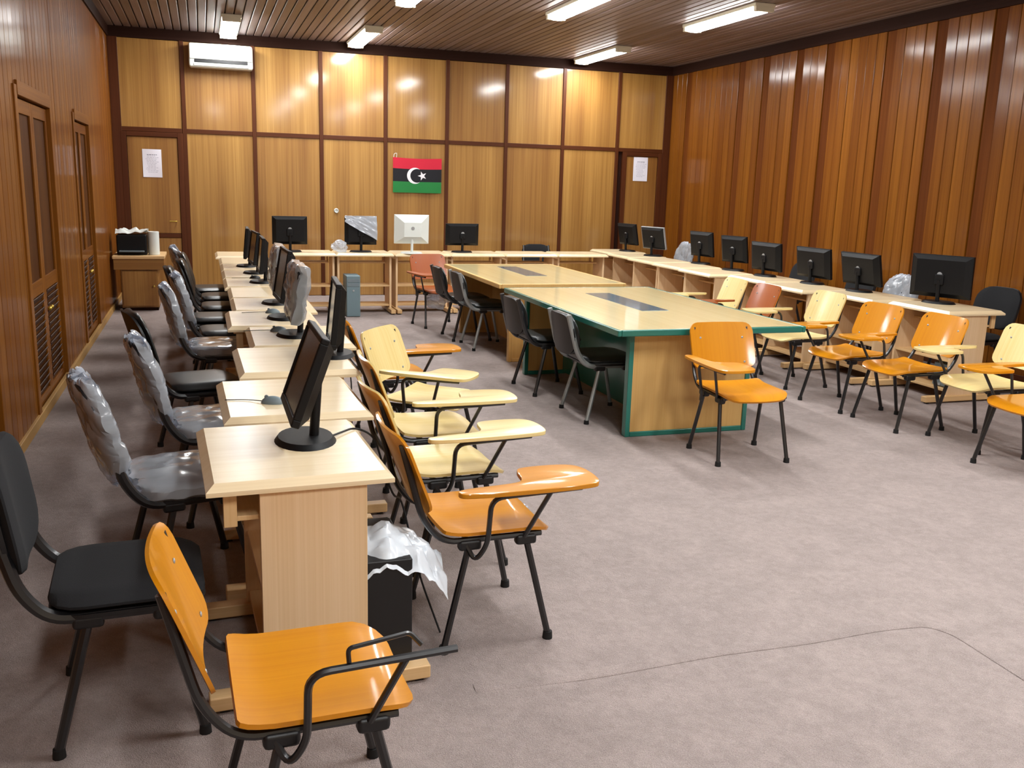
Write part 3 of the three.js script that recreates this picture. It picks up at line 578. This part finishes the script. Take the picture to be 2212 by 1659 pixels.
bag(.605, .475, -3.0, .32, .32, .18, M.bagFilm, 'shiny white plastic bag draped over the black tower under the first desk', 3, -.12);
{
  const lumps = [[1.6, .79, -11.75, 'crumpled white plastic on the desk beside the draped monitor', 5, .2], [2.56, .30, -10.5, 'grey plastic bag stuffed under the dull red-orange chair', 6, .26]];
  for (const [x, y, z, l, s, w] of lumps) {
    const g = new THREE.IcosahedronGeometry(w / 2, 12), p = g.attributes.position, v = V();
    for (let i = 0; i < p.count; i++) { v.fromBufferAttribute(p, i); const k = 1 + .5 * (wrinkle(v.x * 22 + s * 3 + 9, v.y * 22 + v.z * 14 + 9) - .5) + .25 * (wrinkle2(v.z * 60 + 9, v.y * 50 + v.x * 40 + 9) - .5); v.multiplyScalar(k); p.setXYZ(i, v.x, v.y * .75, v.z * .8); }
    g.computeVertexNormals(); const m = mesh('plastic_bag', g, M.film); m.name = numbered('plastic_bag'); m.position.set(x, y + (y > .5 ? .03 : 0), z); scene.add(m); tag(m, l, 'plastic bag');
  }
  // film over the corner of the back monitor
  const g = sheet((u, v) => { const a = (u - .5) * .40, b = v; return [a + .02 * (wrinkle(u * 6, v * 6) - .5), 1.2 - .24 * b * (.35 + u * .9), -11.735 + .012 * (wrinkle2(u * 12, v * 12) - .3) + .02 * b]; }, 20, 16, .002);
  const m = mesh('plastic_film', g, M.film); m.name = 'plastic_film'; m.position.set(1.87, 0, 0); scene.add(m); tag(m, 'white plastic film hanging over the back of the draped monitor', 'plastic film');
  const g2 = sheet((u, v) => [(u - .5) * .16, .006 + .014 * wrinkle(u * 5, v * 5), (v - .5) * .07], 12, 8, .0015);
  const m2 = mesh('plastic_scrap', g2, M.film); m2.name = 'plastic_scrap'; m2.position.set(1.46, 0, -4.32); scene.add(m2); tag(m2, 'small scrap of clear plastic lying on the carpet past the cream boards', 'scrap');
}
function mouse(x, z, deg, mat, label) {
  const t = thing('computer_mouse', label, 'mouse', 'mice on the desks'); place(t, x, z, deg * Math.PI / 180, .75);
  const g = new THREE.SphereGeometry(.042, 18, 10, 0, Math.PI * 2, 0, Math.PI / 2); g.scale(1.15, .72, .68); mesh('body', [g, new THREE.CircleGeometry(.042, 18).rotateX(Math.PI / 2).scale(1.15, 1, .68).translate(0, .0005, 0)], mat, t);
  mesh('wheel', new THREE.CylinderGeometry(.008, .008, .006, 12).rotateX(Math.PI / 2).translate(.026, .026, 0), M.greyPlastic, t);
  mesh('cord', tube([[.046, .008, 0], [.12, .004, .03], [.2, .004, .01]], .002, .03, 5), M.cable, t);
}
mouse(.40, -5.62, 180, M.greyPlastic, 'blue-grey mouse on the fourth desk');
mouse(.24, -3.78, 160, M.greyPlastic, 'grey mouse on the second desk just behind the tilted monitor');
mouse(.42, -8.62, 180, M.blackPlastic, 'dark mouse on the eighth desk');
mouse(.42, -6.4, 180, M.greyPlastic, 'grey mouse on the fifth desk');
function cord(name, pts, label, r = .004) { const m = mesh(name, tube(pts, r, .08, 6), M.cable); m.name = numbered(name); scene.add(m); tag(m, label, 'cable'); }
cord('power_cable', [[.40, .76, -3.2], [.5, .756, -3.32], [.56, .74, -3.25], [.60, .55, -3.1], [.66, .50, -3.25], [.72, .2, -3.2], [.78, .006, -3.1]], 'black cable hanging from the tilted monitor down the side of the first desk');
cord('power_cable', [[.62, .76, -4.95], [.69, .756, -5.0], [.74, .6, -5.02], [.74, .2, -5.0], [.76, .006, -4.95]], 'black cable hanging off the third desk behind the cream backrest');
{
  const t = thing('wooden_cabinet', 'low wooden cabinet in the back corner with a device on top', 'cabinet'); place(t, -.77, -12.4, 0);
  mesh('carcass', box(-.2, .22, .04, .5, -.3, .31, .004, 'y'), M.doorPanel, t);
  mesh('top', box(-.28, .31, .63, .67, -.34, .37, .008, 'x'), M.beechEdge, t);
  mesh('apron', box(-.27, .3, .5, .63, -.33, .35, .004, 'x'), M.doorPanel, t);
  mesh('plinth', box(-.19, .21, 0, .042, -.29, .28, .002), M.dark, t);
  const d = mesh('door', box(-.185, .205, .06, .485, .311, .328, .003, 'y', [.3, .1]), M.doorPanel, t); mesh('knob', new THREE.SphereGeometry(.013, 12, 8).translate(.17, .3, .34), M.brass, d);
}
{
  const t = thing('printer', 'small dark printer with white crumpled paper on top, on the wooden cabinet', 'printer'); place(t, -.80, -12.3, 0, .671);
  mesh('body', box(-.2, .14, 0, .24, -.16, .16, .015), M.monitor, t); mesh('paper_tray', box(-.17, .11, .04, .055, .15, .24, .003), M.greyPlastic, t);
  const g = sheet((u, v) => [(u - .5) * .36 - .03,   .245 + .06 * wrinkle(u * 5, v * 5) + .02 * wrinkle2(u * 13, v * 11), (v - .5) * .3], 18, 14, .004); mesh('crumpled_paper', g, M.whitePlastic, t);
}
{
  const t = thing('paper_roll', 'upright white paper roll beside the dark printer', 'paper roll'); place(t, -.585, -12.22, 0, .671);
  const g = new THREE.LatheGeometry([[.022, 0], [.062, 0], [.065, .004], [.065, .276], [.062, .28], [.022, .28], [.022, 0]].map(p => new THREE.Vector2(...p)), 28); mesh('roll', g, M.whitePlastic, t);
  mesh('core', new THREE.CylinderGeometry(.0215, .0215, .278, 18, 1, true).translate(0, .139, 0), M.beechEdge, t);
}
renderer.render(scene, camera);
